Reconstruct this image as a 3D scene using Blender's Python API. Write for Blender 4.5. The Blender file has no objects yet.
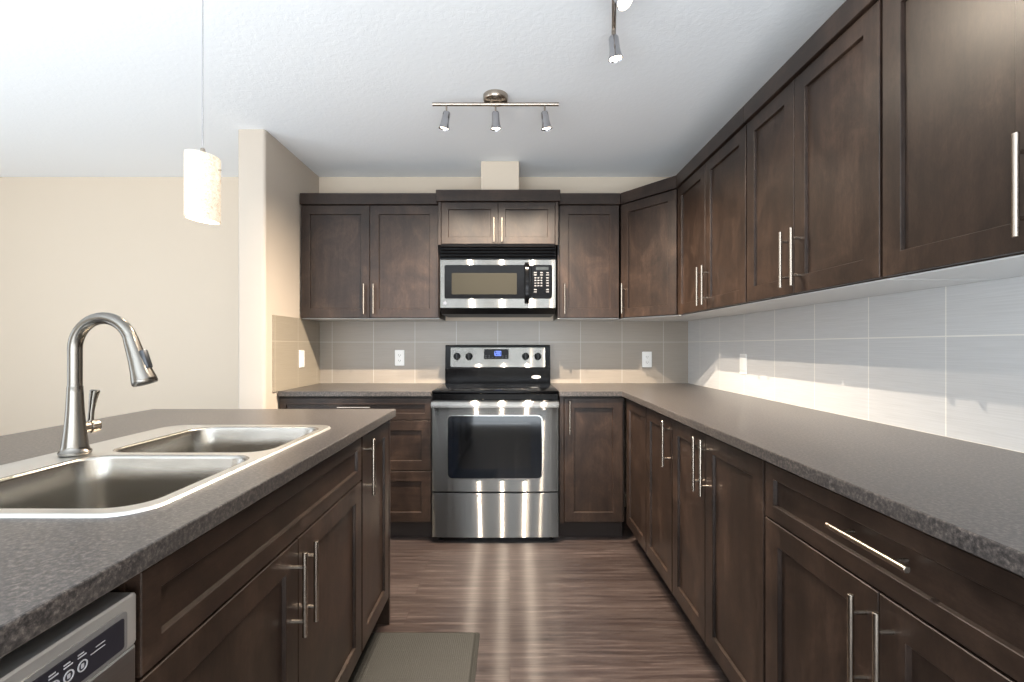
import bpy, bmesh, math, random
from mathutils import Vector, Matrix
random.seed(4)
PI = math.pi
scene = bpy.context.scene
C = scene.collection

def lin(r, g, b):
    f = lambda c: (c/255/12.92) if c/255 <= 0.04045 else ((c/255+0.055)/1.055)**2.4
    return (f(r), f(g), f(b), 1.0)

# ------------------------------------------------------------------ camera
CAM_H = 1.187
cam_d = bpy.data.cameras.new('camera')
cam = bpy.data.objects.new('camera', cam_d); C.objects.link(cam)
cam.location = (0, 0, CAM_H); cam.rotation_euler = (PI/2, 0, 0)
cam_d.sensor_width = 36.0
cam_d.lens = 470.0/1024*36.0
cam_d.shift_x = 2.0/1024
cam_d.shift_y = 5.0/1024
cam_d.clip_start = 0.02
scene.camera = cam

# ------------------------------------------------------------------ world, exposure, daylight and added fill
w = bpy.data.worlds.new('world'); scene.world = w; w.use_nodes = True
bg = w.node_tree.nodes['Background']
bg.inputs[0].default_value = (0.80, 0.90, 1.0, 1); bg.inputs[1].default_value = 1.0
scene.view_settings.view_transform = 'Standard'
scene.view_settings.look = 'None'
scene.view_settings.gamma = 1.0
scene.view_settings.use_curve_mapping = False
scene.view_settings.exposure = 0.28

def area(name, loc, direction, sx, sy, power, color):
    d = bpy.data.lights.new(name, 'AREA'); d.shape = 'RECTANGLE'; d.size = sx; d.size_y = sy
    d.energy = power; d.color = color
    o = bpy.data.objects.new(name, d); C.objects.link(o); o.location = loc
    o.rotation_euler = Vector(direction).to_track_quat('-Z', 'Z').to_euler()
    return o
# daylight entering through the patio door in the living room's side wall and the windows behind the camera
area('patio_daylight', (-4.56, 0.45, 1.12), (1, 0, .35), 2.1, 2.0, 26, (0.86, 0.93, 1.0))
area('window_daylight', (-1.9, -3.44, 1.45), (0, 1, 1.8), 2.6, 1.5, 60, (0.86, 0.93, 1.0))
area('front_window_daylight', (0.45, -3.44, 1.45), (0, 1, 1.8), 1.3, 1.5, 35, (0.86, 0.93, 1.0))

# unseen fill lamps added at floor level to brighten the ceiling
area('sunlit_floor_bounce', (-3.1, 0.75, 0.05), (0, 0, 1), 2.6, 1.6, 34, (0.84, 0.93, 1.0))
area('sunlit_floor_bounce', (-1.0, -2.2, 0.05), (0, 0, 1), 4.2, 2.0, 230, (0.84, 0.93, 1.0))
# another fill lamp, added behind the camera and aimed up at the ceiling
area('ceiling_bounced_flash', (-0.5, -1.2, 1.10), (0, .3, 1), 3.0, 1.6, 60, (0.86, 0.93, 1.0))

# ------------------------------------------------------------------ materials
def mat(name):
    m = bpy.data.materials.new(name); m.use_nodes = True
    return m, m.node_tree, m.node_tree.nodes['Principled BSDF']
def simple(name, col, rough=0.5, metal=0.0, emit=None, es=0.0, coat=0.0, spec=0.5):
    m, nt, b = mat(name)
    b.inputs['Base Color'].default_value = col; b.inputs['Roughness'].default_value = rough
    b.inputs['Metallic'].default_value = metal; b.inputs['Coat Weight'].default_value = coat
    b.inputs['Specular IOR Level'].default_value = spec
    if emit: b.inputs['Emission Color'].default_value = emit; b.inputs['Emission Strength'].default_value = es
    return m
def node(nt, t, **kw):
    n = nt.nodes.new(t)
    for k, v in kw.items(): setattr(n, k, v)
    return n
def L(nt, a, b): nt.links.new(a, b)
def position(nt, scale=(1, 1, 1), rot=(0, 0, 0)):
    g = node(nt, 'ShaderNodeNewGeometry'); mp = node(nt, 'ShaderNodeMapping')
    mp.inputs['Scale'].default_value = scale; mp.inputs['Rotation'].default_value = rot
    L(nt, g.outputs['Position'], mp.inputs['Vector']); return mp.outputs['Vector']
def noise(nt, vec, scale, detail=4, rough=0.55, dist=0.0):
    n = node(nt, 'ShaderNodeTexNoise'); n.inputs['Scale'].default_value = scale
    n.inputs['Detail'].default_value = detail; n.inputs['Roughness'].default_value = rough
    n.inputs['Distortion'].default_value = dist; L(nt, vec, n.inputs['Vector']); return n.outputs['Fac']
def ramp(nt, fac, stops):
    r = node(nt, 'ShaderNodeValToRGB'); e = r.color_ramp.elements
    while len(e) < len(stops): e.new(0.5)
    for i, (p, c) in enumerate(stops): e[i].position = p; e[i].color = c
    L(nt, fac, r.inputs['Fac']); return r.outputs['Color']
def mix(nt, fac, a, b, mode='MIX'):
    n = node(nt, 'ShaderNodeMix', data_type='RGBA', blend_type=mode)
    if isinstance(fac, float): n.inputs[0].default_value = fac
    else: L(nt, fac, n.inputs[0])
    for i, v in ((6, a), (7, b)):
        if isinstance(v, tuple): n.inputs[i].default_value = v
        else: L(nt, v, n.inputs[i])
    return n.outputs[2]
def bump(nt, b, h, strength, dist=0.002):
    n = node(nt, 'ShaderNodeBump'); n.inputs['Strength'].default_value = strength; n.inputs['Distance'].default_value = dist
    L(nt, h, n.inputs['Height']); L(nt, n.outputs['Normal'], b.inputs['Normal'])
def tangent(nt, b, vec, aniso):
    c = node(nt, 'ShaderNodeCombineXYZ')
    for i in range(3): c.inputs[i].default_value = vec[i]
    L(nt, c.outputs[0], b.inputs['Tangent']); b.inputs['Anisotropic'].default_value = aniso

def wood(name, horizontal=False):
    m, nt, b = mat(name)
    sc = (2.2, 2.2, 26) if horizontal else (24, 24, 1.6)
    grain = noise(nt, position(nt, sc), 1.6, 6, 0.6, 0.35)
    blot = noise(nt, position(nt, (1.5, 1.5, 1.0)), 3.6, 6, 0.68, 1.0)
    c1 = ramp(nt, blot, [(0.30, lin(31, 23, 19)), (0.50, lin(45, 34, 28)), (0.70, lin(63, 49, 41))])
    c2 = ramp(nt, grain, [(0.25, (0.66, 0.65, 0.64, 1)), (0.75, (1.22, 1.2, 1.18, 1))])
    fine = noise(nt, position(nt, (sc[0]*.5, sc[1]*.5, sc[2]*2) if not horizontal else (6, 6, 30)), 9, 6, 0.75, 1.2)
    c3 = ramp(nt, fine, [(0.34, (0.74, 0.73, 0.72, 1)), (0.5, (1, 1, 1, 1)), (0.68, (1.28, 1.26, 1.24, 1))])
    L(nt, mix(nt, 1.0, mix(nt, 1.0, c1, c2, 'MULTIPLY'), c3, 'MULTIPLY'), b.inputs['Base Color'])
    b.inputs['Roughness'].default_value = 0.38; b.inputs['Specular IOR Level'].default_value = 0.38
    bump(nt, b, grain, 0.08, 0.001)
    return m
WOOD = wood('stained_maple'); WOODH = wood('stained_maple_horizontal', True)
TOE = simple('toe_kick_brown', lin(38, 28, 24), 0.6)
MELA = simple('white_melamine', lin(210, 211, 211), 0.45)

def worktop_mat():
    m, nt, b = mat('speckled_laminate')
    p = position(nt)
    a = noise(nt, p, 150, 3, 0.6); v = noise(nt, p, 420, 2, 0.7); big = noise(nt, p, 7, 4, 0.6)
    c = ramp(nt, a, [(0.36, lin(50, 48, 48)), (0.52, lin(74, 70, 68)), (0.66, lin(102, 96, 92))])
    d = ramp(nt, v, [(0.36, (0.66, 0.66, 0.67, 1)), (0.56, (1, 1, 1, 1)), (0.72, (1.4, 1.38, 1.34, 1))])
    e = mix(nt, 1.0, c, d, 'MULTIPLY')
    g = ramp(nt, big, [(0.3, (0.92, 0.92, 0.93, 1)), (0.7, (1.08, 1.06, 1.04, 1))])
    L(nt, mix(nt, 1.0, e, g, 'MULTIPLY'), b.inputs['Base Color'])
    b.inputs['Roughness'].default_value = 0.30; b.inputs['Specular IOR Level'].default_value = 0.5
    bump(nt, b, v, 0.05, 0.0005)
    return m
TOP = worktop_mat()

def steel(name, col, rough, tan=(0, 0, 1), aniso=1.0, stretch=(1.5, 1.5, 220)):
    m, nt, b = mat(name)
    b.inputs['Metallic'].default_value = 1.0
    s = noise(nt, position(nt, stretch), 3.0, 3, 0.6)
    L(nt, mix(nt, s, tuple(x*0.86 for x in col[:3])+(1,), tuple(min(1, x*1.12) for x in col[:3])+(1,)), b.inputs['Base Color'])
    b.inputs['Roughness'].default_value = rough
    tangent(nt, b, tan, aniso)
    return m
def grain_fan(nt, color, rough, tan, tilt, lobes):
    '''brush lines scatter light across themselves only: narrow anisotropic lobes with fanned-out normals'''
    g = node(nt, 'ShaderNodeNewGeometry'); c = node(nt, 'ShaderNodeCombineXYZ')
    for i in range(3): c.inputs[i].default_value = tan[i]
    out = None; tot = 0.0
    for s_, wt in lobes:
        va = node(nt, 'ShaderNodeVectorMath', operation='ADD'); L(nt, g.outputs['Normal'], va.inputs[0]); va.inputs[1].default_value = tuple(s_*x for x in tilt)
        vn = node(nt, 'ShaderNodeVectorMath', operation='NORMALIZE'); L(nt, va.outputs[0], vn.inputs[0])
        b = node(nt, 'ShaderNodeBsdfAnisotropic'); b.inputs['Roughness'].default_value = rough; b.inputs['Anisotropy'].default_value = 0.9
        L(nt, c.outputs[0], b.inputs['Tangent']); L(nt, vn.outputs[0], b.inputs['Normal'])
        if isinstance(color, tuple): b.inputs['Color'].default_value = color
        else: L(nt, color, b.inputs['Color'])
        if out is None: out = b.outputs[0]; tot = wt
        else:
            m_ = node(nt, 'ShaderNodeMixShader'); tot += wt; m_.inputs[0].default_value = wt/tot
            L(nt, out, m_.inputs[1]); L(nt, b.outputs[0], m_.inputs[2]); out = m_.outputs[0]
    return out
def brushed(name, col, rough, lobes=((0, .45), (-.22, .08), (.22, .12), (.48, .10), (.78, .09), (1.15, .08))):
    m = bpy.data.materials.new(name); m.use_nodes = True; nt = m.node_tree
    nt.nodes.remove(nt.nodes['Principled BSDF'])
    s_ = noise(nt, position(nt, (1.5, 1.5, 220)), 3.0, 3, 0.6)
    c = mix(nt, s_, tuple(x*0.86 for x in col[:3])+(1,), tuple(min(1, x*1.12) for x in col[:3])+(1,))
    L(nt, grain_fan(nt, c, rough, (1, 0, 0), (0, 0, 1), lobes), nt.nodes['Material Output'].inputs[0])
    return m
STEEL = brushed('brushed_steel', lin(112, 110, 107), 0.17)
STEELX = steel('brushed_steel_side', lin(170, 168, 165), 0.34, (0, 1, 0))
STEELM = brushed('bright_brushed_steel', lin(156, 153, 147), 0.18)
NICKEL = simple('satin_nickel', lin(172, 161, 149), 0.27, 1.0)
FAUCET = simple('brushed_nickel_faucet', lin(124, 120, 114), 0.24, 1.0)
CHROME = simple('chrome', lin(178, 178, 182), 0.10, 1.0)
def sink_mat():
    m, nt, b = mat('sink_steel')
    b.inputs['Metallic'].default_value = 1.0
    s = noise(nt, position(nt, (4, 160, 4)), 3.0, 3, 0.6)
    L(nt, mix(nt, s, lin(150, 146, 139), lin(184, 180, 173)), b.inputs['Base Color'])
    b.inputs['Roughness'].default_value = 0.27
    b.inputs['Anisotropic'].default_value = 0.5
    return m
SINK = sink_mat()
RIM = simple('sink_rim_steel', lin(222, 220, 216), 0.34, 1.0)
BLACK = simple('black_gloss', lin(5, 5, 6), 0.14, spec=0.14)
BLACKM = simple('black_plastic', lin(13, 13, 14), 0.4)
GLASS = simple('dark_oven_glass', lin(9, 13, 20), 0.08, spec=0.4)
MWIN = simple('microwave_window_mesh', lin(40, 39, 34), 0.45, spec=0.08)
PRINT = simple('light_print', lin(165, 165, 170), 0.5)
BADGE = simple('pale_badge', lin(205, 205, 205), 0.3)
WHITE = simple('white_plastic', lin(240, 240, 238), 0.35)
GREYP = simple('grey_print', lin(92, 92, 94), 0.5)
DIGIT = simple('blue_digits', lin(120, 150, 255), 0.5, emit=lin(120, 150, 255), es=1.3)
RUBBER = None

def paint(name, col, bscale=90, bs=0.06):
    m, nt, b = mat(name)
    b.inputs['Base Color'].default_value = col; b.inputs['Roughness'].default_value = 0.6
    bump(nt, b, noise(nt, position(nt), bscale, 3, 0.6), bs, 0.002)
    return m
PAINT = paint('beige_paint', lin(192, 180, 166))
PAINT2 = paint('cream_paint', lin(210, 195, 176))  # same beige wall paint, with the warmer, brighter light put into its colour
def ceiling_mat():
    m, nt, b = mat('textured_ceiling_paint')
    b.inputs['Base Color'].default_value = lin(244, 246, 248); b.inputs['Roughness'].default_value = 0.8
    n = noise(nt, position(nt), 42, 4, 0.55, 0.6)
    r = ramp(nt, n, [(0.42, (0, 0, 0, 1)), (0.60, (1, 1, 1, 1))])
    bump(nt, b, r, 0.12, 0.003)
    return m
CEIL = ceiling_mat()

def tile_mat(name, axis, off_u, off_v, base, grout=lin(228, 226, 220)):
    # 12 inch tiles: axis is the world axis the courses run along
    m, nt, b = mat(name)
    g = node(nt, 'ShaderNodeNewGeometry'); s = node(nt, 'ShaderNodeSeparateXYZ'); L(nt, g.outputs['Position'], s.inputs[0])
    cs = node(nt, 'ShaderNodeCombineXYZ')
    def shifted(sock, off):
        a = node(nt, 'ShaderNodeMath', operation='ADD'); L(nt, sock, a.inputs[0]); a.inputs[1].default_value = off; return a.outputs[0]
    L(nt, shifted(s.outputs[axis], off_u), cs.inputs[0]); L(nt, shifted(s.outputs[2], off_v), cs.inputs[1])
    br = node(nt, 'ShaderNodeTexBrick'); br.offset = 0.0; br.squash = 1.0
    br.inputs['Scale'].default_value = 1.0; br.inputs['Mortar Size'].default_value = 0.0021
    br.inputs['Mortar Smooth'].default_value = 0.1
    br.inputs['Brick Width'].default_value = 0.305; br.inputs['Row Height'].default_value = 0.302
    br.inputs['Color1'].default_value = base; br.inputs['Color2'].default_value = tuple(x*0.95 for x in base[:3])+(1,)
    br.inputs['Mortar'].default_value = grout
    L(nt, cs.outputs[0], br.inputs['Vector'])
    st = noise(nt, position(nt, (3, 3, 170)), 2.0, 3, 0.6)
    r = ramp(nt, st, [(0.3, (0.93, 0.93, 0.93, 1)), (0.7, (1.06, 1.06, 1.06, 1))])
    L(nt, mix(nt, 1.0, br.outputs['Color'], r, 'MULTIPLY'), b.inputs['Base Color'])
    b.inputs['Roughness'].default_value = 0.28
    bump(nt, b, st, 0.04, 0.001)
    return m

def floor_mat():
    m, nt, b = mat('laminate_planks')
    g = node(nt, 'ShaderNodeNewGeometry')
    br = node(nt, 'ShaderNodeTexBrick'); br.offset = 0.37; br.offset_frequency = 2
    br.inputs['Scale'].default_value = 1.0; br.inputs['Brick Width'].default_value = 1.22; br.inputs['Row Height'].default_value = 0.125
    br.inputs['Mortar Size'].default_value = 0.0018; br.inputs['Mortar Smooth'].default_value = 0.3
    br.inputs['Color1'].default_value = (0.25, 0.25, 0.25, 1); br.inputs['Color2'].default_value = (0.8, 0.8, 0.8, 1)
    br.inputs['Mortar'].default_value = (0.0, 0.0, 0.0, 1)
    L(nt, g.outputs['Position'], br.inputs['Vector'])
    # per-plank shift of the grain
    mp = node(nt, 'ShaderNodeMapping'); mp.inputs['Scale'].default_value = (2.0, 40, 1)
    L(nt, g.outputs['Position'], mp.inputs['Vector'])
    va = node(nt, 'ShaderNodeVectorMath', operation='MULTIPLY_ADD')
    L(nt, br.outputs['Color'], va.inputs[0]); va.inputs[1].default_value = (17, 9, 5); L(nt, mp.outputs['Vector'], va.inputs[2])
    n1 = noise(nt, va.outputs[0], 1.5, 7, 0.66, 0.7)
    n2 = noise(nt, va.outputs[0], 6.0, 4, 0.6, 0.2)
    c = ramp(nt, n1, [(0.30, lin(35, 28, 27)), (0.44, lin(54, 45, 43)), (0.57, lin(69, 60, 57)), (0.70, lin(96, 85, 82))])
    d = ramp(nt, n2, [(0.3, (0.82, 0.82, 0.82, 1)), (0.7, (1.12, 1.12, 1.12, 1))])
    e = mix(nt, 1.0, c, d, 'MULTIPLY')
    t = ramp(nt, br.outputs['Color'], [(0.2, (0.80, 0.79, 0.78, 1)), (0.85, (1.16, 1.15, 1.14, 1))])
    e = mix(nt, 1.0, e, t, 'MULTIPLY')
    L(nt, mix(nt, br.outputs['Fac'], e, lin(52, 40, 36)), b.inputs['Base Color'])
    b.inputs['Roughness'].default_value = 0.40
    tangent(nt, b, (1, 0, 0), 1.0)
    bump(nt, b, n2, 0.05, 0.0008)
    # embossed grain running across the room stretches highlights towards the viewer
    fan = grain_fan(nt, (1, 1, 1, 1), 0.46, (1, 0, 0), (0, -1, 0), ((.3, .35), (.6, .35), (.9, .3)))
    ms = node(nt, 'ShaderNodeMixShader'); ms.inputs[0].default_value = 0.02
    L(nt, b.outputs[0], ms.inputs[1]); L(nt, fan, ms.inputs[2]); L(nt, ms.outputs[0], nt.nodes['Material Output'].inputs[0])
    return m
FLOOR = floor_mat()

def mat_rubber():
    m, nt, b = mat('grey_mat_foam')
    b.inputs['Base Color'].default_value = lin(34, 34, 31); b.inputs['Roughness'].default_value = 0.52
    g = node(nt, 'ShaderNodeNewGeometry')
    v = node(nt, 'ShaderNodeTexVoronoi'); v.inputs['Scale'].default_value = 130; v.inputs['Randomness'].default_value = 0.15
    L(nt, g.outputs['Position'], v.inputs['Vector'])
    bump(nt, b, v.outputs['Distance'], 0.7, 0.002)
    return m
RUBBER = mat_rubber()

def shade_mat():
    m, nt, b = mat('lit_crackle_glass')
    n = noise(nt, position(nt), 120, 3, 0.7, 1.5)
    c = ramp(nt, n, [(0.38, lin(190, 150, 110)), (0.47, lin(255, 232, 198)), (0.6, lin(255, 250, 235))])
    L(nt, c, b.inputs['Emission Color']); b.inputs['Emission Strength'].default_value = 0.52
    b.inputs['Base Color'].default_value = lin(170, 160, 145); b.inputs['Roughness'].default_value = 0.3
    bump(nt, b, n, 0.5, 0.002)
    return m
SHADE = shade_mat()
BULB = simple('lit_bulb', lin(255, 240, 215), 0.3, emit=lin(255, 236, 205), es=14)

# ------------------------------------------------------------------ mesh helpers
class MB:
    def __init__(s): s.bm = bmesh.new()
    def box(s, x0, x1, y0, y1, z0, z1, bev=0.0, seg=1):
        m = Matrix.Translation(((x0+x1)/2, (y0+y1)/2, (z0+z1)/2)) @ Matrix.Diagonal((abs(x1-x0), abs(y1-y0), abs(z1-z0), 1))
        r = bmesh.ops.create_cube(s.bm, size=1.0, matrix=m)
        if bev > 0:
            es = list({e for v in r['verts'] for e in v.link_edges})
            bmesh.ops.bevel(s.bm, geom=es, offset=bev, segments=seg, affect='EDGES', profile=0.5)
        return s
    def prism(s, pts, z0, z1, bev=0.0, seg=2):
        lo = [s.bm.verts.new((x, y, z0)) for x, y in pts]; hi = [s.bm.verts.new((x, y, z1)) for x, y in pts]
        n = len(pts)
        fs = [s.bm.faces.new(lo[::-1]), s.bm.faces.new(hi)]
        for i in range(n): fs.append(s.bm.faces.new((lo[i], lo[(i+1) % n], hi[(i+1) % n], hi[i])))
        bmesh.ops.recalc_face_normals(s.bm, faces=fs)
        if bev > 0:
            es = list({e for v in lo+hi for e in v.link_edges})
            bmesh.ops.bevel(s.bm, geom=es, offset=bev, segments=seg, affect='EDGES', profile=0.5)
        return s
    def rings(s, rings, cap0=True, cap1=True, closed=True):
        vs = [[s.bm.verts.new(p) for p in r] for r in rings]; n = len(vs[0]); fs = []
        for a, b in zip(vs, vs[1:]):
            for i in range(n if closed else n-1):
                fs.append(s.bm.faces.new((a[i], a[(i+1) % n], b[(i+1) % n], b[i])))
        if cap0: fs.append(s.bm.faces.new(vs[0][::-1]))
        if cap1: fs.append(s.bm.faces.new(vs[-1]))
        bmesh.ops.recalc_face_normals(s.bm, faces=fs)
        return vs
    def tube(s, pts, rad, n=16, caps=True):
        pts = [Vector(p) for p in pts]
        rads = rad if isinstance(rad, (list, tuple)) else [rad]*len(pts)
        t0 = (pts[1]-pts[0]).normalized()
        u = t0.orthogonal().normalized(); out = []
        for i, p in enumerate(pts):
            t = ((pts[min(i+1, len(pts)-1)]-pts[max(i-1, 0)])).normalized()
            u = (u-t*u.dot(t)).normalized(); v = t.cross(u)
            out.append([p+rads[i]*(math.cos(a)*u+math.sin(a)*v) for a in [2*PI*k/n for k in range(n)]])
        s.rings(out, caps, caps); return s
    def lathe(s, profile, center=(0, 0, 0), axis=(0, 0, 1), n=24, caps=True):
        ax = Vector(axis).normalized(); u = ax.orthogonal().normalized(); v = ax.cross(u); c = Vector(center)
        s.rings([[c+ax*h+r*(math.cos(a)*u+math.sin(a)*v) for a in [2*PI*k/n for k in range(n)]] for r, h in profile], caps, caps)
        return s
    def build(s, name, material, parent=None, smooth=False, loc=None, angle=35):
        me = bpy.data.meshes.new(name); s.bm.normal_update(); s.bm.to_mesh(me); s.bm.free()
        me.materials.append(material)
        if smooth:
            me.polygons.foreach_set('use_smooth', [True]*len(me.polygons))
            me.set_sharp_from_angle(angle=math.radians(angle))
        o = bpy.data.objects.new(name, me); C.objects.link(o)
        if parent: o.parent = parent
        if loc: o.location = loc
        return o
def thing(name, label, cat, loc=(0, 0, 0), rz=0.0, group=None):
    o = bpy.data.objects.new(name, None); C.objects.link(o); o.empty_display_size = 0.1
    o.location = loc; o.rotation_euler = (0, 0, rz); o['label'] = label; o['category'] = cat
    if group: o['group'] = group
    return o
def tag(o, label, cat, group=None):
    o['label'] = label; o['category'] = cat
    if group: o['group'] = group
    return o
def struct(name, mb, material, parent=None, **k):
    o = mb.build(name, material, parent, **k)
    if not parent: o['kind'] = 'structure'
    return o
def rrect(x0, x1, y0, y1, r, n=6):
    pts = []
    for cx, cy, a0 in ((x1-r, y1-r, 0), (x0+r, y1-r, PI/2), (x0+r, y0+r, PI), (x1-r, y0+r, 1.5*PI)):
        for k in range(n+1):
            a = a0+k*PI/2/n; pts.append((cx+r*math.cos(a), cy+r*math.sin(a)))
    return pts
def slab_front(mb, x0, x1, z0, z1, y0, y1, r, n=5, edge=0.0):
    """a rounded rectangle lying in the XZ plane, from y0 (front) back to y1"""
    out = []
    if edge: out.append([(x, y0, z) for x, z in rrect(x0+edge, x1-edge, z0+edge, z1-edge, max(r-edge, 0.0005), n)])
    out.append([(x, y0+edge, z) for x, z in rrect(x0, x1, z0, z1, r, n)])
    out.append([(x, y1, z) for x, z in rrect(x0, x1, z0, z1, r, n)])
    mb.rings(out); return mb

# ------------------------------------------------------------------ the room
CH = 2.435; YW = 3.47; XR = 1.32; XL = -1.41
struct('floor', MB().box(-4.6, XR+.1, -3.5, YW+.1, -0.06, 0), FLOOR)
struct('ceiling', MB().box(-4.7, XR+.1, -3.6, YW+.1, CH, CH+.08), CEIL)
wb = struct('wall_back', MB().box(-4.7, XR+.1, YW, YW+.1, 0, CH), PAINT2)
wr = struct('wall_right', MB().box(XR, XR+.1, -3.5, YW, 0, CH), PAINT)
# partition at the end of the kitchen run, bullnosed corners
R = 0.018
wp = struct('wall_partition', MB().prism([(XL, YW-.0005)] + [(XL-R+R*math.cos(a), 2.705+R+R*math.sin(a)) for a in [-k*PI/2/6 for k in range(7)]]
      + [(-1.571+R+R*math.cos(a), 2.705+R+R*math.sin(a)) for a in [-PI/2-k*PI/2/6 for k in range(7)]] + [(-1.571, YW-.0005)], 0, CH-.0005), PAINT, smooth=True)
def wall_openings(name, fixed, thick, a0, a1, openings, along):
    """a wall of boxes around its window openings; along = 'x' or 'y'"""
    mb = MB(); cur = a0
    def add(u0, u1, z0, z1):
        if u1-u0 < 1e-4 or z1-z0 < 1e-4: return
        if along == 'x': mb.box(u0, u1, fixed-thick, fixed, z0, z1)
        else: mb.box(fixed-thick, fixed, u0, u1, z0, z1)
    for u0, u1, z0, z1 in openings:
        add(cur, u0, 0, CH); add(u0, u1, 0, z0); add(u0, u1, z1, CH); cur = u1
    add(cur, a1, 0, CH)
    return struct(name, mb, PAINT)
wall_openings('wall_left', -4.6, .1, -3.6, YW, [(-0.65, 1.55, 0.05, 2.15)], 'y')
wall_openings('wall_front', -3.5, .1, -4.6, XR+.1, [(-3.25, -0.55, 0.65, 2.25), (-0.25, 1.15, 0.65, 2.25)], 'x')
def win(name, fixed, u0, u1, z0, z1, along):
    mb = MB(); t = .05
    def add(a, b, c, d):
        if along == 'x': mb.box(a, b, fixed-.09, fixed-.03, c, d)
        else: mb.box(fixed-.09, fixed-.03, a, b, c, d)
    add(u0, u1, z0, z0+t); add(u0, u1, z1-t, z1); add(u0, u0+t, z0+t, z1-t); add(u1-t, u1, z0+t, z1-t); add((u0+u1)/2-t/2, (u0+u1)/2+t/2, z0+t, z1-t)
    struct(name, mb, MELA)
win('window_1', -4.6, -0.65, 1.55, 0.05, 2.15, 'y'); win('window_2', -3.5, -3.25, -0.55, 0.65, 2.25, 'x'); win('window_3', -3.5, -0.25, 1.15, 0.65, 2.25, 'x')
# boxed-in vent duct above the microwave cabinet, painted like the wall
struct('wall_duct_chase', MB().box(-0.196, 0.062, 3.17, YW, 2.207, CH-.0005, .003), PAINT2)
# tile, fixed on the walls
TB = tile_mat('taupe_tile_back', 0, -1.13+0.305*8, -0.914+0.302*4, lin(150, 141, 130), lin(180, 172, 162))
TR = tile_mat('taupe_tile_side', 1, -1.415+0.305*8, -0.914+0.302*4, lin(198, 199, 200))  # same taupe tile, cool daylight painted into its paler colour
TL = tile_mat('taupe_tile_partition', 1, -3.11+0.305*12, -0.914+0.302*4, lin(156, 146, 130), lin(186, 176, 160))
MB().box(XL+.008, XR-.008, YW-.008, YW, .914, 1.372).build('backsplash', TB, wb)
MB().box(XR-.008, XR, 0.47, YW, .914, 1.372).build('backsplash', TR, wr)
MB().box(XL, XL+.008, 2.785, YW, .914, 1.372).build('backsplash', TL, wp)

# ------------------------------------------------------------------ cabinets
TH = 0.02
def shaker(x0, x1, z0, z1, st=0.058, rec=0.010, ch=0.0028):
    """framed panel door: front at y=0, back at y=TH; frame, small moulded slope, flat panel"""
    mb = MB(); e = 0.0015
    def rect(i, y): return [(x0+i, y, z0+i), (x1-i, y, z0+i), (x1-i, y, z1-i), (x0+i, y, z1-i)]
    mb.rings([rect(0, TH), rect(0, e), rect(e, 0), rect(st, 0), rect(st+.0014, .0012), rect(st+ch, rec)], True, True)
    return mb
def pull(parent, x, z, vertical=True, length=0.20):
    """bar pull centred at x, z standing 30 mm off the front face"""
    mb = MB(); h = length/2; p = 0.064; y = -0.030
    d = Vector((0, 0, 1)) if vertical else Vector((1, 0, 0)); c = Vector((x, y, z))
    mb.tube([c-d*h, c-d*(h-.0008), c+d*(h-.0008), c+d*h], [.0052, .006, .006, .0052], 14)
    for s in (-p, p):
        q = c+d*s; mb.tube([q, Vector((q.x, 0.0005, q.z))], .0045, 10)
    return mb.build('handle', NICKEL, parent, smooth=True)
G = 0.0015
def door(t, x0, x1, z0, z1, handle=None, name='door', st=0.058):
    """handle: 'l'/'r' with 'top'/'low' -> vertical pull near that edge; 'h' -> horizontal pull"""
    m = WOODH if name == 'drawer' or name == 'false_front' else WOOD
    o = shaker(x0+G, x1-G, z0+G, z1-G, st).build(name, m, t)
    if handle == 'h': pull(o, (x0+x1)/2, (z0+z1)/2+.012, False)
    elif handle:
        side, end = handle
        x = x0+.032 if side == 'l' else x1-.032
        z = z1-.115 if end == 't' else z0+.125
        pull(o, x, z)
    return o
def carcass(t, w, d, z0, z1, toe=False):
    MB().box(.0008, w-.0008, TH+.0005, d, z0, z1, .001).build('carcass', WOOD, t)
    if toe: MB().box(.001, w-.001, .075, d-.02, 0.0, z0-.0003).build('toe_kick', TOE, t)
def crown(t, w, d, z1, left=0.0, right=0.0, ht=.075):
    MB().box(-left, w+right, -.012, d-.001, z1+.0005, z1+ht, .002).build('crown_trim', WOODH, t)
def underside(t, w, d, z0):
    MB().box(.002, w-.002, TH+.002, d-.001, z0-.004, z0-.0004).build('underside', MELA, t)

BB = 0.112; BT = 0.881; DT = 0.872; UB = 1.374; UT = 2.130; DS = 0.72
BD = 0.60; FY = YW-.62; FX = XR-.62   # base fronts (doors' faces) at y=FY and x=FX
base_g = 'dark stained base cabinets'; wall_g = 'dark stained wall cabinets'
# back wall, left of the range: three wide drawers
t = thing('base_cabinet', 'dark wooden three-drawer base cabinet between the partition and the range', 'cabinet', (XL+.002, FY, 0), 0)
W = 0.936; carcass(t, W, .618, BB, BT, True)
door(t, .008, W-.005, .738, DT, 'h', 'drawer', .038); door(t, .008, W-.005, .43, .735, 'h', 'drawer'); door(t, .008, W-.005, BB+.006, .427, 'h', 'drawer')
# back wall, right of the range
t = thing('base_cabinet', 'dark wooden single-door base cabinet immediately beside the oven, facing the camera', 'cabinet', (.300, FY, 0), 0)
W = .399; carcass(t, W, .618, BB, BT, True)
MB().box(.001, .026, .0, .0195, BB, BT, .001).build('filler_strip', WOOD, t)
door(t, .028, .385, BB+.006, DT, 'lt')
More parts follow.
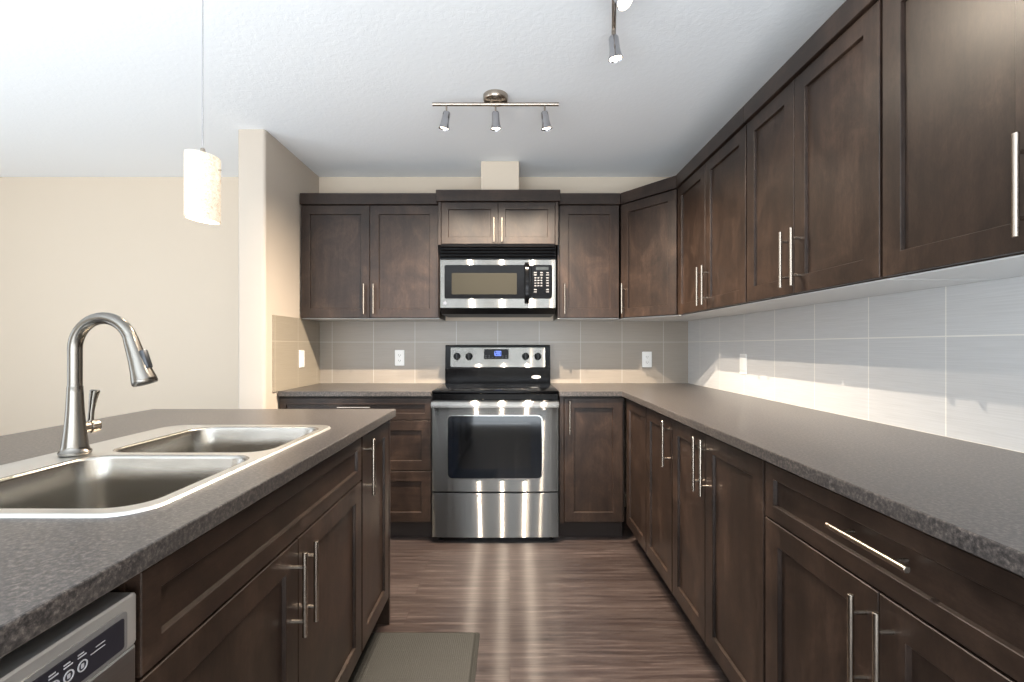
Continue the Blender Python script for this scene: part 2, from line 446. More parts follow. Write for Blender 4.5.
# right run, from the corner towards the camera
def right_base(y_far, y_near, label, z=0):
    return thing('base_cabinet', label, 'cabinet', (FX, y_far, 0), -PI/2), y_far-y_near
t, W = right_base(3.468, 2.42, 'dark wooden corner base cabinet with a plain panel and no pull')
x0 = 3.468-2.848
MB().box(x0, W-.0008, TH+.0005, .618, BB, BT, .001).build('carcass', WOOD, t)
MB().box(x0+.001, W-.001, .075, .6, 0, BB-.0003).build('toe_kick', TOE, t)
door(t, x0+.022, W-.002, BB+.006, DT)
t, W = right_base(2.42, 2.03, 'narrow dark wooden base cabinet under the right worktop, with one door and one bar pull'); carcass(t, W, .618, BB, BT, True)
door(t, .004, W-.002, BB+.006, DT, 'rt')
t, W = right_base(2.03, 1.295, 'dark wooden base cabinet with two full-height doors whose bar pulls meet'); carcass(t, W, .618, BB, BT, True)
door(t, .003, .343, BB+.006, DT, 'rt'); door(t, .343, W-.004, BB+.006, DT, 'lt')
t, W = right_base(1.295, 0.49, 'dark wooden base cabinet with a wide top drawer above two doors, under the right worktop'); carcass(t, W, .618, BB, BT, True)
door(t, .004, W-.004, DS+.002, DT, 'h', 'drawer', .038)
door(t, .004, W/2, BB+.006, DS)
d1 = [o for o in t.children if o.name.startswith('door')][0]; pull(d1, W/2-.032, DS-.121)
d2 = door(t, W/2, W-.004, BB+.006, DS); pull(d2, W/2+.032, DS-.121)

# wall cabinets on the back wall
UY = YW-.33
t = thing('wall_cabinet', 'dark wooden two-door wall cabinet beside the beige partition, left of the microwave', 'cabinet', (XL+.010, UY, 0), 0)
W = .926; carcass(t, W, .329, UB, UT); crown(t, W, .329, UT); underside(t, W, .32, UB)
door(t, .002, .463, UB+.001, UT-.002, 'rb'); door(t, .463, W-.004, UB+.001, UT-.002, 'lb')
MWX0 = -.471; MWX1 = .316
t = thing('wall_cabinet', 'short dark wooden two-door cabinet mounted above the microwave', 'cabinet', (MWX0, YW-.40, 0), 0)
W = MWX1-MWX0; carcass(t, W, .399, 1.847, UT); crown(t, W, .399, UT, .012, .012)
MB().box(.001, .020, .002, .0195, 1.848, UT-.001, .001).build('face_stile', WOOD, t); MB().box(W-.020, W-.001, .002, .0195, 1.848, UT-.001, .001).build('face_stile', WOOD, t)
a = door(t, .021, W/2, 1.853, UT-.003, None, 'door', .045); pull(a, W/2-.026, 1.94, True, .16); a = door(t, W/2, W-.021, 1.853, UT-.003, None, 'door', .045); pull(a, W/2+.026, 1.94, True, .16)
t = thing('wall_cabinet', 'dark wooden single-door wall cabinet between the microwave and the angled corner cabinet', 'cabinet', (MWX1+.003, UY, 0), 0)
W = .735-MWX1-.004; carcass(t, W, .329, UB, UT); crown(t, W, .329, UT); underside(t, W, .32, UB)
door(t, .012, W-.004, UB+.001, UT-.002, 'lb')
# angled corner
P0 = Vector((.736, UY)); P1 = Vector((1.0, 2.81)); dv = P1-P0; th = math.atan2(dv.y, dv.x); LW = dv.length
t = thing('wall_cabinet', 'dark wooden angled corner wall cabinet with one pull', 'cabinet', (P0.x, P0.y, 0), th)
rot = Matrix.Rotation(-th, 2)
def loc2(x, y): return tuple(rot @ (Vector((x, y))-P0))
nrm = Vector((-dv.y, dv.x)).normalized()  # pointing into the corner
i0 = P0+nrm*TH; i1 = P1+nrm*TH
poly = [loc2(*P0), loc2(i0.x, i0.y), loc2(i1.x, i1.y), loc2(*P1), loc2(XR-.009, 2.811), loc2(XR-.009, YW-.009), loc2(.737, YW-.009)]
poly = [loc2(i0.x+.002, i0.y), loc2(i1.x, i1.y+.002), loc2(XR-.009, 2.812), loc2(XR-.009, YW-.009), loc2(.738, YW-.009)]
MB().prism(poly, UB, UT).build('carcass', WOOD, t)
MB().prism([loc2(P0.x+.022, P0.y+.012), loc2(P1.x+.022, P1.y+.012), loc2(XR-.009, 2.815), loc2(XR-.009, YW-.009), loc2(.740, YW-.009)], UB-.004, UB-.0004).build('underside', MELA, t)
cp = [loc2(.7365, UY-.0115), loc2(.988, 2.8035), loc2(1.0, 2.8115), loc2(XR-.001, 2.8115), loc2(XR-.001, YW-.001), loc2(.7365, YW-.001)]
MB().prism(cp, UT+.0005, UT+.075, .0015).build('crown_trim', WOODH, t)
door(t, .004, LW-.004, UB+.001, UT-.002, 'lb')
# wall cabinets on the right wall, running towards the camera
UX = XR-.32
def right_wall(y_far, y_mid, y_near, label):
    t = thing('wall_cabinet', label, 'cabinet', (UX, y_far, 0), -PI/2); W = y_far-y_near
    carcass(t, W, .319, UB-.004, UT); crown(t, W, .319, UT); underside(t, W, .31, UB-.004)
    m = y_far-y_mid
    door(t, .003, m, UB-.003, UT-.002, 'rb'); door(t, m, W-.003, UB-.003, UT-.002, 'lb'); return t
right_wall(2.809, 2.41, 1.991, 'dark wooden two-door wall cabinet on the right wall, next to the angled corner cabinet')
right_wall(1.99, 1.655, 1.268, 'dark wooden two-door wall cabinet on the right wall, middle of the three')
right_wall(1.267, 0.87, 0.47, 'largest-looking dark wooden wall cabinet on the right wall, closest to the camera')

# ------------------------------------------------------------------ worktops
ZT = .914; ZB = .882
o = MB().prism([(XL+.009, 2.835), (-.474, 2.835), (-.474, YW-.009), (XL+.009, YW-.009)], ZB, ZT, .003).build('worktop', TOP)
tag(o, 'short dark speckled worktop between the partition and the range', 'countertop')
o = MB().prism([(.297, 2.835), (.675, 2.835), (.675, .47), (XR-.009, .47), (XR-.009, YW-.009), (.297, YW-.009)], ZB, ZT, .003).build('worktop', TOP)
tag(o, 'long L-shaped dark speckled worktop running from the range along the right wall', 'countertop')

# ------------------------------------------------------------------ island
IX = -.515; IW0, IW1 = -1.55, -.495; IY0, IY1 = 0.0, 2.04
SX0, SX1, SY0, SY1 = -1.150, -.590, .745, 1.605    # sink outer rim
def frame_slab(ox0, ox1, oy0, oy1, hx0, hx1, hy0, hy1, z0, z1, bev):
    mb = MB(); bm = mb.bm
    O = [(ox0, oy0), (ox1, oy0), (ox1, oy1), (ox0, oy1)]; H = [(hx0, hy0), (hx1, hy0), (hx1, hy1), (hx0, hy1)]
    ot = [bm.verts.new((x, y, z1)) for x, y in O]; ob = [bm.verts.new((x, y, z0)) for x, y in O]
    ht = [bm.verts.new((x, y, z1)) for x, y in H]; hb = [bm.verts.new((x, y, z0)) for x, y in H]
    for i in range(4):
        j = (i+1) % 4
        bm.faces.new((ot[i], ot[j], ht[j], ht[i])); bm.faces.new((ob[j], ob[i], hb[i], hb[j]))
        bm.faces.new((ob[i], ob[j], ot[j], ot[i])); bm.faces.new((hb[j], hb[i], ht[i], ht[j]))
    es = [e for e in bm.edges if (e.verts[0] in ot+ob and e.verts[1] in ot+ob)]
    bmesh.ops.bevel(bm, geom=es, offset=bev, segments=2, affect='EDGES', profile=.5)
    return mb
o = frame_slab(IW0, IW1, IY0, IY1, SX0+.02, SX1-.02, SY0+.02, SY1-.02, ZB, ZT, .003).build('worktop', TOP)
tag(o, 'dark speckled island worktop holding the double sink', 'countertop')
# narrow cabinet at the far end
t = thing('island_cabinet', 'narrow single-door cabinet at the far end of the island', 'cabinet', (IX, 1.636, 0), PI/2)
W = .364; carcass(t, W, .60, BB, BT, True); door(t, .003, W-.002, BB+.006, DT, 'lt')
# end panel
o = MB().box(-1.14, IX+.001, 2.0015, 2.020, 0, BT, .001).build('island_end_panel', WOOD)
tag(o, 'dark wooden end panel closing the far end of the island', 'panel')
# sink base: open-topped carcass so the bowls hang inside it
t = thing('island_cabinet', 'two-door sink cabinet with a false drawer front, under the island sink', 'cabinet', (IX, .652, 0), PI/2)
W = .983
mb = MB(); mb.box(.001, .019, TH+.0005, .60, BB, BT); mb.box(W-.019, W-.001, TH+.0005, .60, BB, BT)
mb.box(.019, W-.019, TH+.0005, .60, BB, BB+.018); mb.box(.019, W-.019, .585, .60, BB+.018, BT); mb.box(.019, W-.019, TH+.0005, TH+.016, .70, .745)
mb.build('carcass', WOOD, t); MB().box(.001, W-.001, .075, .58, 0, BB-.0003).build('toe_kick', TOE, t)
door(t, .003, W-.003, DS+.002, DT, None, 'false_front', .038)
a = door(t, .003, W/2, BB+.006, DS); pull(a, W/2-.032, DS-.121); a = door(t, W/2, W-.003, BB+.006, DS); pull(a, W/2+.032, DS-.121)
o = MB().box(-1.16, -1.142, .03, 2.020, 0, BT, .001).build('island_back_panel', WOOD)
tag(o, 'dark wooden panel along the seating side of the island under the overhang', 'panel')
o = MB().box(-1.14, IX, .012, .030, 0, BT, .001).build('island_end_panel', WOOD)
tag(o, 'dark wooden end panel of the island beyond the dishwasher, just under the camera', 'panel')

# dishwasher
t = thing('dishwasher', 'stainless dishwasher with a dark button strip built into the island', 'dishwasher', (IX, .0465, 0), PI/2)
W = .6045
MB().box(.002, W-.002, .03, .58, .10, .845, .002).build('tub', BLACKM, t)
MB().box(.004, W-.004, .08, .56, 0, .099).build('toe_kick', BLACKM, t)
cpn = MB()
# silver control strip with a raised edge, bulged slightly
rings_ = []
for x in (.004, .012, W-.012, W-.004):
    e = 0 if .01 < x < W-.01 else .004
    rings_.append([(x, .03, .780), (x, -.002+e, .780), (x, -.004+e, .783), (x, -.004+e, .849-e), (x, -.002+e, .852-e), (x, .03, .852-e)])
cpn.rings(rings_); cp_o = cpn.build('control_panel', simple('silver_plastic', lin(186, 186, 186), .3, .6), t, smooth=True, angle=30)
slab_front(MB(), .045, W-.026, .7845, .8365, -.0062, -.003, .006).build('strip_surround', simple('silver_recess', lin(150, 150, 150), .35, .6), cp_o)
slab_front(MB(), .05, W-.032, .7895, .8295, -.0072, -.005, .004).build('button_strip', simple('dark_strip', lin(34, 34, 42), .35), cp_o)
for k in range(9):
    x = W-.093-.0175*k; bm_ = MB()
    ring = [[(x+r*math.cos(a), y, .8075+r*math.sin(a)) for a in [2*PI*q/18 for q in range(18)]] for r, y in ((.0066, -.0073), (.0066, -.0082), (.0052, -.0082), (.0052, -.0073))]
    bm_.rings(ring, False, False); bm_.box(x-.0016, x+.0016, -.0081, -.0073, .805, .810); bm_.build('button', PRINT, cp_o)
    MB().box(x-.006, x+.005, -.0078, -.0073, .8185, .8200).box(x-.006, x+.002, -.0078, -.0073, .8220, .8235).build('print', PRINT, cp_o)
MB().box(W-.075, W-.062, -.0078, -.0073, .8175, .8185).box(W-.082, W-.062, -.0078, -.0073, .8125, .8135).build('print', PRINT, cp_o)
MB().box(.004, W-.004, -.001, .03, .115, .779, .004, 2).build('door', STEELX, t)
mb = MB(); pts = []
for k in range(13):
    a = PI*k/12; pts.append((W/2-(W/2-.06)*math.cos(a), -.001-.030*math.sin(a)**.6, .735))
mb.tube(pts, .010, 12); mb.build('handle', STEELX, t, smooth=True)

# ------------------------------------------------------------------ sink
sink = thing('double_sink', 'stainless double-bowl sink set into the island worktop', 'sink', ((SX0+SX1)/2, (SY0+SY1)/2, ZT))
ox, oy = (SX0+SX1)/2, (SY0+SY1)/2
hx, hy = (SX1-SX0)/2, (SY1-SY0)/2
bx0, bx1 = -1.035-ox, -.625-ox
bowls = [(bx0, bx1, .785-oy, 1.160-oy), (bx0, bx1, 1.195-oy, 1.568-oy)]
def rim_mesh():
    mb = MB(); bm = mb.bm; z = .0045; N = 8
    def loop(pts, z):
        vs = [bm.verts.new((x, y, z)) for x, y in pts]
        es = [bm.edges.new((vs[i], vs[(i+1) % len(vs)])) for i in range(len(vs))]
        return vs, es
    def skirt(a, pts, z):
        b = [bm.verts.new((x, y, z)) for x, y in pts]
        n = len(a)
        for i in range(n): bm.faces.new((a[i], a[(i+1) % n], b[(i+1) % n], b[i]))
        return b
    o_v, oe = loop(rrect(-hx+.014, hx-.014, -hy+.014, hy-.014, .055, N), z-.0012)
    edges = list(oe); inner = []
    for b in bowls:
        v, e = loop(rrect(b[0]-.006, b[1]+.006, b[2]-.006, b[3]+.006, .066, N), z-.0012); edges += e; inner.append(v)
    bmesh.ops.triangle_fill(bm, use_beauty=True, use_dissolve=False, edges=edges)
    r = skirt(o_v, rrect(-hx+.008, hx-.008, -hy+.008, hy-.008, .061, N), z+.001)
    r = skirt(r, rrect(-hx+.003, hx-.003, -hy+.003, hy-.003, .066, N), z)
    skirt(r, rrect(-hx, hx, -hy, hy, .069, N), .0003)
    bmesh.ops.recalc_face_normals(bm, faces=bm.faces)
    return mb
rim_mesh().build('rim', RIM, sink, smooth=True, angle=60)
for b in bowls:
    mb = MB(); N = 8; z = .0033; rr = []
    for ins, zz, rad in ((-.006, z, .066), (-.002, z-.0005, .062), (.001, z-.003, .060), (.003, z-.008, .058), (.009, -.06, .056), (.014, -.13, .054),
                         (.018, -.155, .052), (.026, -.172, .048), (.042, -.184, .040), (.07, -.189, .03), (.12, -.191, .02)):
        rr.append([(x, y, zz) for x, y in rrect(b[0]+ins, b[1]-ins, b[2]+ins, b[3]-ins, rad, N)])
    mb.rings(rr, False, True)
    bo = mb.build('basin', SINK, sink, smooth=True, angle=80)
    cx, cy = (b[0]+b[1])/2, (b[2]+b[3])/2
    MB().lathe([(.001, .0015), (.030, .0015), (.032, .004), (.044, .004), (.046, .0005)], (cx, cy, -.1912), n=28, caps=False).build('drain', CHROME, bo, smooth=True)

# ------------------------------------------------------------------ faucet (rises from the deck of the sink)
fx, fy, fz = -1.079, 1.166, ZT+.0055
t = thing('kitchen_faucet', 'tall gooseneck pull-down faucet standing behind the island sink', 'faucet', (fx, fy, fz))
MB().lathe([(.031, 0), (.0325, .003), (.0325, .007), (.030, .010), (.028, .012), (.0265, .02), (.0235, .045), (.0205, .075), (.018, .11), (.0163, .15), (.0158, .166), (.0152, .168)], n=32).build('body', FAUCET, t, smooth=True)
pts = [(0, 0, .160), (0, 0, .20), (0, 0, .24), (0, 0, .260)]
RR = .071
for k in range(1, 19):
    a = PI-k*(PI*0.90)/18
    pts.append((RR+RR*math.cos(a), 0, .260+RR*math.sin(a)*1.08))
e = Vector(pts[-1]); dd = (Vector(pts[-1])-Vector(pts[-2])).normalized()
MB().tube(pts, .0147, 20).build('spout', FAUCET, t, smooth=True, angle=60)
head = MB(); dn = (dd+Vector((-.05, 0, 0))).normalized()
head.lathe([(.0150, -.006), (.0158, 0), (.0178, .03), (.0198, .055), (.0232, .085), (.0268, .104), (.0272, .112), (.0255, .1155), (.018, .1155)], tuple(e), tuple(dn), 28)
hd = head.build('spray_head', FAUCET, t, smooth=True)
MB().lathe([(.0178, .116), (.0172, .1165)], tuple(e), tuple(dn), 24).build('nozzle', BLACKM, hd)
q = e+dn*.058; side = Vector((dn.z, 0, -dn.x)); side = side if side.x > 0 else -side
mb = MB(); mb.box(-.008, .008, -.009, .009, -.024, .024, .004, 2)
M = Matrix((side.to_4d(), Vector((0, 1, 0)).to_4d(), dn.to_4d(), Vector((0, 0, 0, 1)))).transposed(); M.translation = q+side*.0185
for r in range(3): M[3][r] = 0
bmesh.ops.transform(mb.bm, matrix=M, verts=mb.bm.verts)
mb.build('spray_button', simple('button_grey', lin(70, 72, 76), .35, .6), hd, smooth=True)
lv = MB(); lv.lathe([(.0135, .012), (.0135, .030), (.0170, .032), (.0178, .044), (.0165, .050), (.010, .053)], (0, 0, .062), (.25, 1, 0), 24)
lo = lv.build('valve_stub', NICKEL, t, smooth=True)
p0 = Vector((.006, .036, .072)); 
MB().tube([p0, p0+Vector((.000, .003, .03)), p0+Vector((.001, .007, .060)), p0+Vector((.003, .010, .080)), p0+Vector((.003, .0105, .082))], [.0065, .0062, .0085, .0108, .009], 16).build('lever', FAUCET, t, smooth=True)

# ------------------------------------------------------------------ range
RX = -.088; RW = .381
t = thing('electric_range', 'stainless electric range with black glass top between the worktops', 'stove', (RX, 2.82, 0))
x0, x1 = -RW+.002, RW-.002
MB().box(x0, x1, .03, .645, .035, .898, .002).build('body', BLACKM, t)
for sx in (-.34, .34):
    for sy in (.07, .58): MB().lathe([(.016, 0), (.016, .006), (.008, .008), (.008, .0345)], (sx, sy, 0), n=12).build('foot', BLACKM, t)
ct = MB().box(-RW-.001, RW+.001, .005, .56, .900, .917, .005, 2).build('cooktop', BLACK, t, smooth=True)
MB().box(x0, x1, .008, .03, .862, .899, .003, 2).build('front_lip', BLACK, t)
RING = simple('burner_print', lin(70, 70, 74), .25)
for cx, cy, r in ((-.19, .15, .105), (.19, .15, .085), (-.19, .41, .08), (.19, .41, .10)):
    mb = MB(); mb.rings([[(cx+q*math.cos(a), cy+q*math.sin(a), .9174) for a in [2*PI*k/40 for k in range(40)]] for q in (r, r-.003)], False, False)
    mb.rings([[(cx+q*math.cos(a), cy+q*math.sin(a), .9174) for a in [2*PI*k/40 for k in range(40)]] for q in (r*.6, r*.6-.002)], False, False)
    mb.build('burner_ring', RING, ct)
# back guard
bgm = MB(); yz = [(.548, .912), (.547, .99), (.546, 1.024), (.548, 1.032), (.565, 1.186), (.572, 1.194), (.640, 1.194), (.640, .912)]
bgm.rings([[(x, y, z) for y, z in yz] for x in (-RW+.004, RW-.004)])
bk = bgm.build('back_guard', BLACK, t)
# steel fascia on the guard, leaning back
def on_guard(u, v, off=0.0):   # u across, v 0..1 up the sloped face
    return (u, .548+(.565-.548)*v-off, 1.032+(1.186-1.032)*v)
def guard_plate(u0, u1, v0, v1, r, off0, off1):
    mb = MB(); uu = rrect(u0, u1, v0*.154, v1*.154, r, 4)
    mb.rings([[on_guard(u, v/.154, off1) for u, v in uu], [on_guard(u, v/.154, off0) for u, v in uu]]); return mb
fas = guard_plate(-.338, .340, .03, .93, .006, -.001, .003).build('control_fascia', STEELM, bk)
guard_plate(-.098, .078, .40, .86, .004, .002, .0045).build('display', BLACK, fas)
dg = MB()
seg = {'1': 'bc', '2': 'abged', '8': 'abcdefg', '0': 'abcdef', '5': 'afgcd'}
def digit(cx, ch):
    w_, h_ = .009, .10
    S = {'a': (0, h_), 'g': (0, 0), 'd': (0, -h_)}
    for s_ in seg[ch]:
        if s_ in S: u0, u1, v0, v1 = cx-w_/2, cx+w_/2, S[s_][1]-.012, S[s_][1]+.012
        else:
            u = cx+(w_/2 if s_ in 'bc' else -w_/2); u0, u1 = u-.0012, u+.0012; v0, v1 = (0, h_) if s_ in 'bf' else (-h_, 0)
        P = [on_guard(u0, .66+v0, .0052), on_guard(u1, .66+v0, .0052), on_guard(u1, .66+v1, .0052), on_guard(u0, .66+v1, .0052)]
        dg.bm.faces.new([dg.bm.verts.new(p) for p in P])
for k, ch in enumerate('1280'): digit(-.027+.015*k, ch)
dg.build('clock_digits', DIGIT, fas)
for row in (.46, .54):
    for k in range(7):
        if row == .46 or abs(k-3) > 1: guard_plate(-.09+.024*k, -.08+.024*k, row, row+.025, .0005, .0045, .0049).build('print_mark', GREYP, fas)
for kx in (-.292, -.206, .200, .288):
    c = Vector(on_guard(kx, .52, 0)); ax = (0, -1, .11)
    kb = MB().lathe([(.026, .003), (.026, .005), (.0235, .007), (.0215, .022), (.019, .025)], tuple(c), ax, 28).build('knob', BLACK, fas, smooth=True)
    mb = MB(); mb.box(-.0035, .0035, -.032, -.02, -.021, .021, .0012); bmesh.ops.translate(mb.bm, verts=mb.bm.verts, vec=c+Vector((0, 0, .002))); mb.build('grip', BLACKM, kb)
# oval maker's badge on the black riser
def oval(cx, z, a_, b_, y0, y1):
    mb = MB(); mb.rings([[(cx+a_*math.cos(k*2*PI/28), y, z+b_*math.sin(k*2*PI/28)) for k in range(28)] for y in (y0, y1)]); return mb
bd = oval(.275, .965, .034, .012, .5465, .553).build('badge', BADGE, bk)
mb = MB()
for k in range(9): mb.box(.252+.005*k, .2545+.005*k, .5458, .5464, .9625, .968 if k % 3 else .9705)
mb.build('badge_lettering', simple('badge_ink', lin(120, 120, 124), .4), bd)
# oven door: bowed steel with a rounded window
def bowed(x0, x1, z0, z1, y, bow, th, n=18):
    mb = MB(); rr = []
    for k in range(n+1):
        u = -1+2*k/n; x = x0+(x1-x0)*(k/n); f = y-bow*(1-u**2)-(.0 if abs(u) < 1 else -.002)
        rr.append([(x, y+th, z0), (x, f+.003, z0), (x, f, z0+.003), (x, f, z1-.003), (x, f+.003, z1), (x, y+th, z1)])
    mb.rings(rr); return mb
dr = bowed(x0, x1, .312, .858, .004, .006, .024).build('oven_door', STEEL, t, smooth=True, angle=25)
def bowy(x, y=.004, bow=.006): return y-bow*(1-((x)/(RW-.002))**2)
def bow_plate(x0, x1, z0, z1, r, off0, off1, n=5):
    mb = MB(); pts = rrect(x0, x1, z0, z1, r, n)
    # densify long horizontal edges so the plate follows the bow
    full = []
    for i, p in enumerate(pts):
        q = pts[(i+1) % len(pts)]; full.append(p)
        if abs(p[0]-q[0]) > .1:
            for k in range(1, 8): full.append((p[0]+(q[0]-p[0])*k/8, p[1]))
    rr = [[(x, bowy(x)-off1, z) for x, z in full], [(x, bowy(x)-off0, z) for x, z in full]]
    bm = mb.bm; a = [bm.verts.new(p) for p in rr[0]]; b = [bm.verts.new(p) for p in rr[1]]; N = len(a)
    for i in range(N): bm.faces.new((a[i], a[(i+1) % N], b[(i+1) % N], b[i]))
    f = bm.faces.new(a); bmesh.ops.triangulate(bm, faces=[f]); bmesh.ops.recalc_face_normals(bm, faces=bm.faces)
    return mb
fr = bow_plate(-.290, .282, .388, .772, .030, -.004, .0025).build('window_trim', simple('polished_trim', lin(200, 198, 194), .18, 1.0), dr)
gl = bow_plate(-.286, .278, .393, .768, .027, .0, .0035).build('window', GLASS, dr)
bow_plate(-.222, .212, .452, .728, .012, .003, .0042).build('inner_pane', simple('inner_oven_glass', lin(8, 9, 11), .06), gl)
hb = MB(); rr = []
for k in range(21):
    u = -1+2*k/20; x = u*(RW-.004); y = -.044-.008*(1-u*u)
    rr.append([(x, y-.008, .824), (x, y-.013, .834), (x, y-.012, .846), (x, y-.004, .856), (x, y+.010, .856), (x, y+.010, .822)])
hb.rings(rr)
hb.box(-RW+.006, -RW+.03, -.036, .006, .825, .853, .002); hb.box(RW-.03, RW-.006, -.036, .006, .825, .853, .002)
hb.build('handle', brushed('handle_steel', lin(178, 174, 168), .2), dr, smooth=True, angle=40)
bowed(x0, x1, .036, .303, .004, .006, .024).build('storage_drawer', STEEL, t, smooth=True, angle=25)

# ------------------------------------------------------------------ microwave
MX = -.078; t = thing('microwave', 'stainless over-the-range microwave with black keypad under the short cabinet', 'microwave', (MX, 3.05, 1.395))
H0 = 1.395; w2 = .376; z = lambda a: a-H0
MB().prism([(-w2, .03), (w2, .03), (w2, .41), (-w2, .41)], z(1.418), z(1.842)).build('body', BLACKM, t)
bt = MB(); bt.rings([[(x, .004, z(1.433)), (x, .05, z(1.397)), (x, .40, z(1.397)), (x, .40, z(1.4175)), (x, .004, z(1.4175+.0155))] for x in (-w2+.002, w2-.002)]); bt.build('underside', BLACKM, t)
vg = MB(); vg.box(-w2, w2, .012, .03, z(1.752), z(1.842), .001)
vgo = vg.build('vent_grille', BLACK, t)
for k in range(4):
    zz = 1.762+.0205*k; mb = MB()
    mb.rings([[(x, .012, z(zz)), (x, -.004, z(zz+.002)), (x, -.006, z(zz+.007)), (x, .006, z(zz+.014)), (x, .012, z(zz+.014))] for x in (-w2+.004, w2-.004)]); mb.build('louver', BLACK, vgo)
seam = .216
fr = slab_front(MB(), -w2, seam, z(1.434), z(1.748), 0, .029, .004, edge=.002).build('door', STEELM, t)
kp = slab_front(MB(), seam+.002, w2, z(1.434), z(1.748), 0, .029, .004, edge=.002).build('keypad_panel', STEELM, t)
slab_front(MB(), -.347, seam-.0005, z(1.494), z(1.713), -.003, .001, .012, edge=.001).build('door_glass', BLACK, fr)
slab_front(MB(), -.300, .122, z(1.522), z(1.660), -.004, -.002, .004).build('window', MWIN, fr)
slab_front(MB(), seam+.0025, .352, z(1.494), z(1.713), -.003, .001, .012, edge=.001).build('keypad_face', BLACK, kp)
slab_front(MB(), .246, .328, z(1.680), z(1.700), -.0036, -.002, .002).build('clock_window', simple('clock_window_dark', lin(30, 34, 34), .2), kp)
for i, zz in enumerate((1.663, 1.648, 1.629, 1.612, 1.595, 1.578, 1.553, 1.538)):
    for j, xx in enumerate((.243, .263, .283, .303, .322)):
        if (i in (0, 1) and j in (1, 3)) or (i in (2, 3, 4, 5) and j == 3) or (i > 5 and 0 < j < 4): continue
        ww = .007 if 1 < i < 6 and j < 3 else .010
        slab_front(MB(), xx-ww, xx+ww*.8, z(zz-.004), z(zz+.004), -.0036, -.002, .0015, 3).build('button', GREYP, kp)
hm = MB(); rr = []
for k in range(15):
    u = k/14; zz = 1.462+.265*u; y = -.004-.038*math.sin(PI*u)**.45; hw = .014
    rr.append([(.187-hw, y-.003, z(zz)), (.187-hw+.004, y-.010, z(zz)), (.187+hw-.004, y-.010, z(zz)), (.187+hw, y-.003, z(zz)), (.187+hw-.003, y+.004, z(zz)), (.187-hw+.003, y+.004, z(zz))])
hm.rings(rr); hm.build('handle', BLACK, fr, smooth=True, angle=50)
MB().lathe([(.0115, 0), (.0115, .0018), (.010, .0022)], (-.345, .0005, z(1.466)), (0, -1, 0), 20).build('badge', simple('badge_grey', lin(110, 112, 118), .35, .5), fr)

# ------------------------------------------------------------------ outlets
def wall_plate(name, label, cat, loc, rz, kind, w_=.070, h_=.115):
    t = thing(name, label, cat, loc, rz)
    slab_front(MB(), -w_/2, w_/2, -h_/2, h_/2, -.006, 0, .005, edge=.002).build('cover_plate', WHITE, t)
    if kind == 'outlet':
        for s in (-.020, .020):
            so = slab_front(MB(), -.016, .016, s-.014, s+.014, -.0075, -.0055, .008).build('socket', WHITE, t)
            MB().box(-.008, -.0058, -.0078, -.0074, s-.004, s+.006).box(.0058, .008, -.0078, -.0074, s-.004, s+.005).box(-.002, .002, -.0078, -.0074, s-.011, s-.007).build('slots', BLACKM, so)
    else:
        MB().box(-.0165, .0165, -.0085, -.0055, -.033, .033, .001).build('rocker', WHITE, t)
    return t
wall_plate('power_outlet', 'white outlet on the back wall between the partition and the range', 'outlet', (-.812, YW-.008, 1.10), 0, 'outlet')
wall_plate('power_outlet', 'white outlet on the back wall below the angled corner cabinet', 'outlet', (1.008, YW-.008, 1.088), 0, 'outlet')
wall_plate('light_switch', 'white rocker switch on the tiled right wall above the long worktop', 'switch', (XR-.008, 2.64, 1.085), -PI/2, 'switch')
wall_plate('light_switch', 'white rocker switch on the tiled side of the partition', 'switch', (XL+.008, 3.16, 1.10), PI/2, 'switch')

# ------------------------------------------------------------------ ceiling spotlights
def track(label, loc, rz, heads, canopy_x, half=.315):
    """bar along local x; heads: (x, tilt_x, tilt_y, energy)"""
    t = thing('track_light', label, 'ceiling light', loc, rz)   # origin on the ceiling
    MB().lathe([(.062, 0), (.062, -.018), (.058, -.026), (.045, -.031), (.012, -.032)], (canopy_x, 0, 0), n=32).build('canopy', NICKEL, t, smooth=True)
    MB().tube([(canopy_x-.022, 0, -.030), (canopy_x-.022, 0, -.038)], .006, 10).tube([(canopy_x+.022, 0, -.030), (canopy_x+.022, 0, -.038)], .006, 10).build('canopy_posts', NICKEL, t, smooth=True)
    MB().tube([(-half, 0, -.042), (half, 0, -.042)], .0085, 16).build('bar', NICKEL, t, smooth=True)
    for hx_, d, en in heads:
        st_ = MB().tube([(hx_, 0, -.048), (hx_, 0, -.094)], .0045, 10).build('stem', NICKEL, t, smooth=True)
        d = Vector(d).normalized(); p = Vector((hx_, 0, -.092))-d*.012
        hd = MB().lathe([(.006, -.004), (.015, 0), (.0185, .006), (.0195, .045), (.022, .062), (.0275, .082), (.0265, .083), (.021, .064), (.017, .058)], tuple(p), tuple(d), 24).build('spot_head', CHROME, t, smooth=True)
        MB().lathe([(.004, .058), (.016, .061), (.022, .074), (.020, .078), (.006, .080)], tuple(p), tuple(d), 20).build('bulb', BULB, hd, smooth=True)
        if en:
            ld = bpy.data.lights.new('spot_bulb_light', 'SPOT'); ld.energy = en; ld.color = (1.0, .84, .66)
            ld.shadow_soft_size = .009; ld.spot_size = math.radians(140); ld.spot_blend = 1.0
            lo = bpy.data.objects.new('spot_bulb_light', ld); C.objects.link(lo); lo.parent = t
            lo.location = p+d*.088; lo.rotation_euler = d.to_track_quat('-Z', 'Y').to_euler()
    return t
track('brushed nickel three-spot ceiling bar in front of the vent duct', (-.072, 2.345, CH), 0,
      [(-.245, (-.2, .14, -1), 175), (0, (.03, .14, -1), 175), (.245, (.16, .14, -1), 195)], 0)
a = math.atan2(.978, .208)
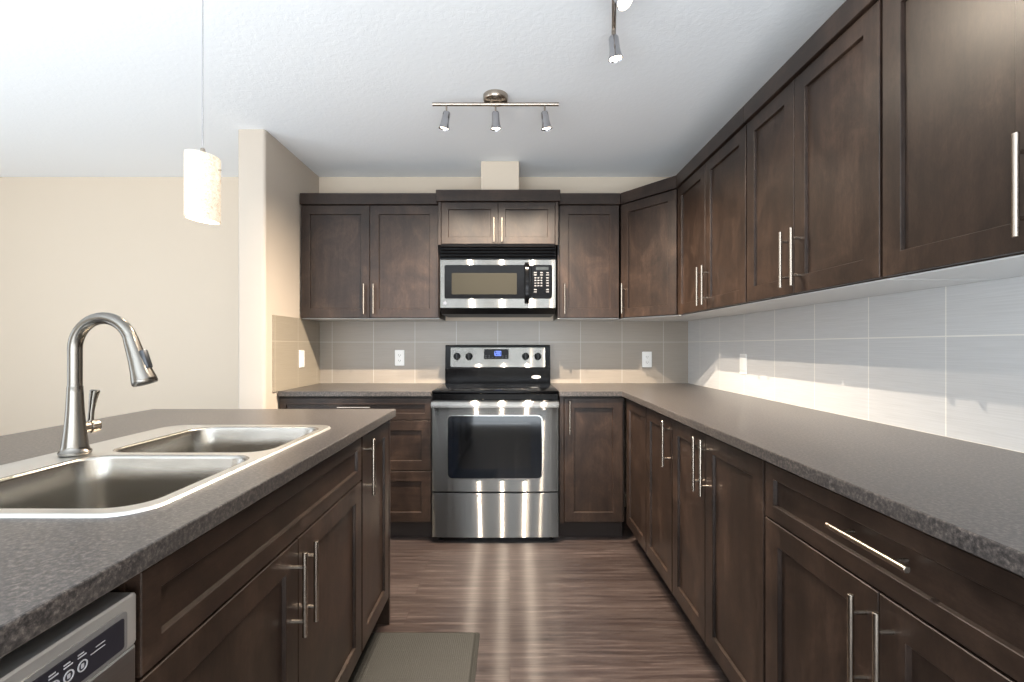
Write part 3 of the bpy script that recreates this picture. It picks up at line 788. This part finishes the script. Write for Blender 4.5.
track('brushed nickel spot bar cut off by the top of the picture', (.34, 1.53, CH), a,
      [(.25, (.10, -.1, -1), 28), (0, (-.35, -.45, -.8), 22), (-.25, (0, .4, -1), 20)], 0)

# ------------------------------------------------------------------ pendant
t = thing('pendant_lamp', 'lit cylindrical crackle-glass pendant hanging over the island', 'pendant lamp', (-1.01, 1.545, 1.600))
mb = MB(); n = 40; rr = []
for zz, r in ((.0, .046), (.0, .050), (.004, .0515), (.209, .0515), (.213, .050), (.213, .020)):
    rr.append([(r*math.cos(a), r*math.sin(a), zz-.13*r*math.cos(a)) for a in [2*PI*k/n for k in range(n)]])
mb.rings(rr, False, False); mb.build('lamp_shade', SHADE, t, smooth=True)
MB().lathe([(.019, .206), (.020, .216), (.010, .220), (.006, .236), (.0025, .238)], n=20).build('cap', NICKEL, t, smooth=True)
MB().lathe([(.005, .11), (.022, .125), (.026, .15), (.018, .19), (.014, .207)], n=20).build('bulb', BULB, t, smooth=True)
MB().tube([(0, 0, .236), (0, 0, CH-1.600-.02)], .0017, 8).build('cord', simple('grey_cord', lin(150, 150, 152), .4), t)
MB().lathe([(.055, CH-1.600-.001), (.055, CH-1.600-.014), (.04, CH-1.600-.022), (.004, CH-1.600-.024)], n=24).build('ceiling_cap', NICKEL, t, smooth=True)
MB().tube([(.05, .0, .165), (.060, .0, .165)], .0025, 8).build('set_screw', NICKEL, t)
ld = bpy.data.lights.new('pendant_bulb_light', 'POINT'); ld.energy = 4; ld.color = (1, .86, .66); ld.shadow_soft_size = .03
lo = bpy.data.objects.new('pendant_bulb_light', ld); C.objects.link(lo); lo.parent = t; lo.location = (0, 0, .04)

# ------------------------------------------------------------------ floor mat
mb = MB(); pts = rrect(-.62, -.124, 1.16, 1.944, .012, 4)
def inset(i): return rrect(-.62+i, -.124-i, 1.16+i, 1.944-i, .012, 4)
mb.rings([[(x, y, .0) for x, y in inset(0)], [(x, y, .003) for x, y in inset(0)], [(x, y, .011) for x, y in inset(.018)], [(x, y, .013) for x, y in inset(.022)]])
o = mb.build('floor_mat', RUBBER); tag(o, 'dark grey anti-fatigue mat on the floor beside the island', 'mat')
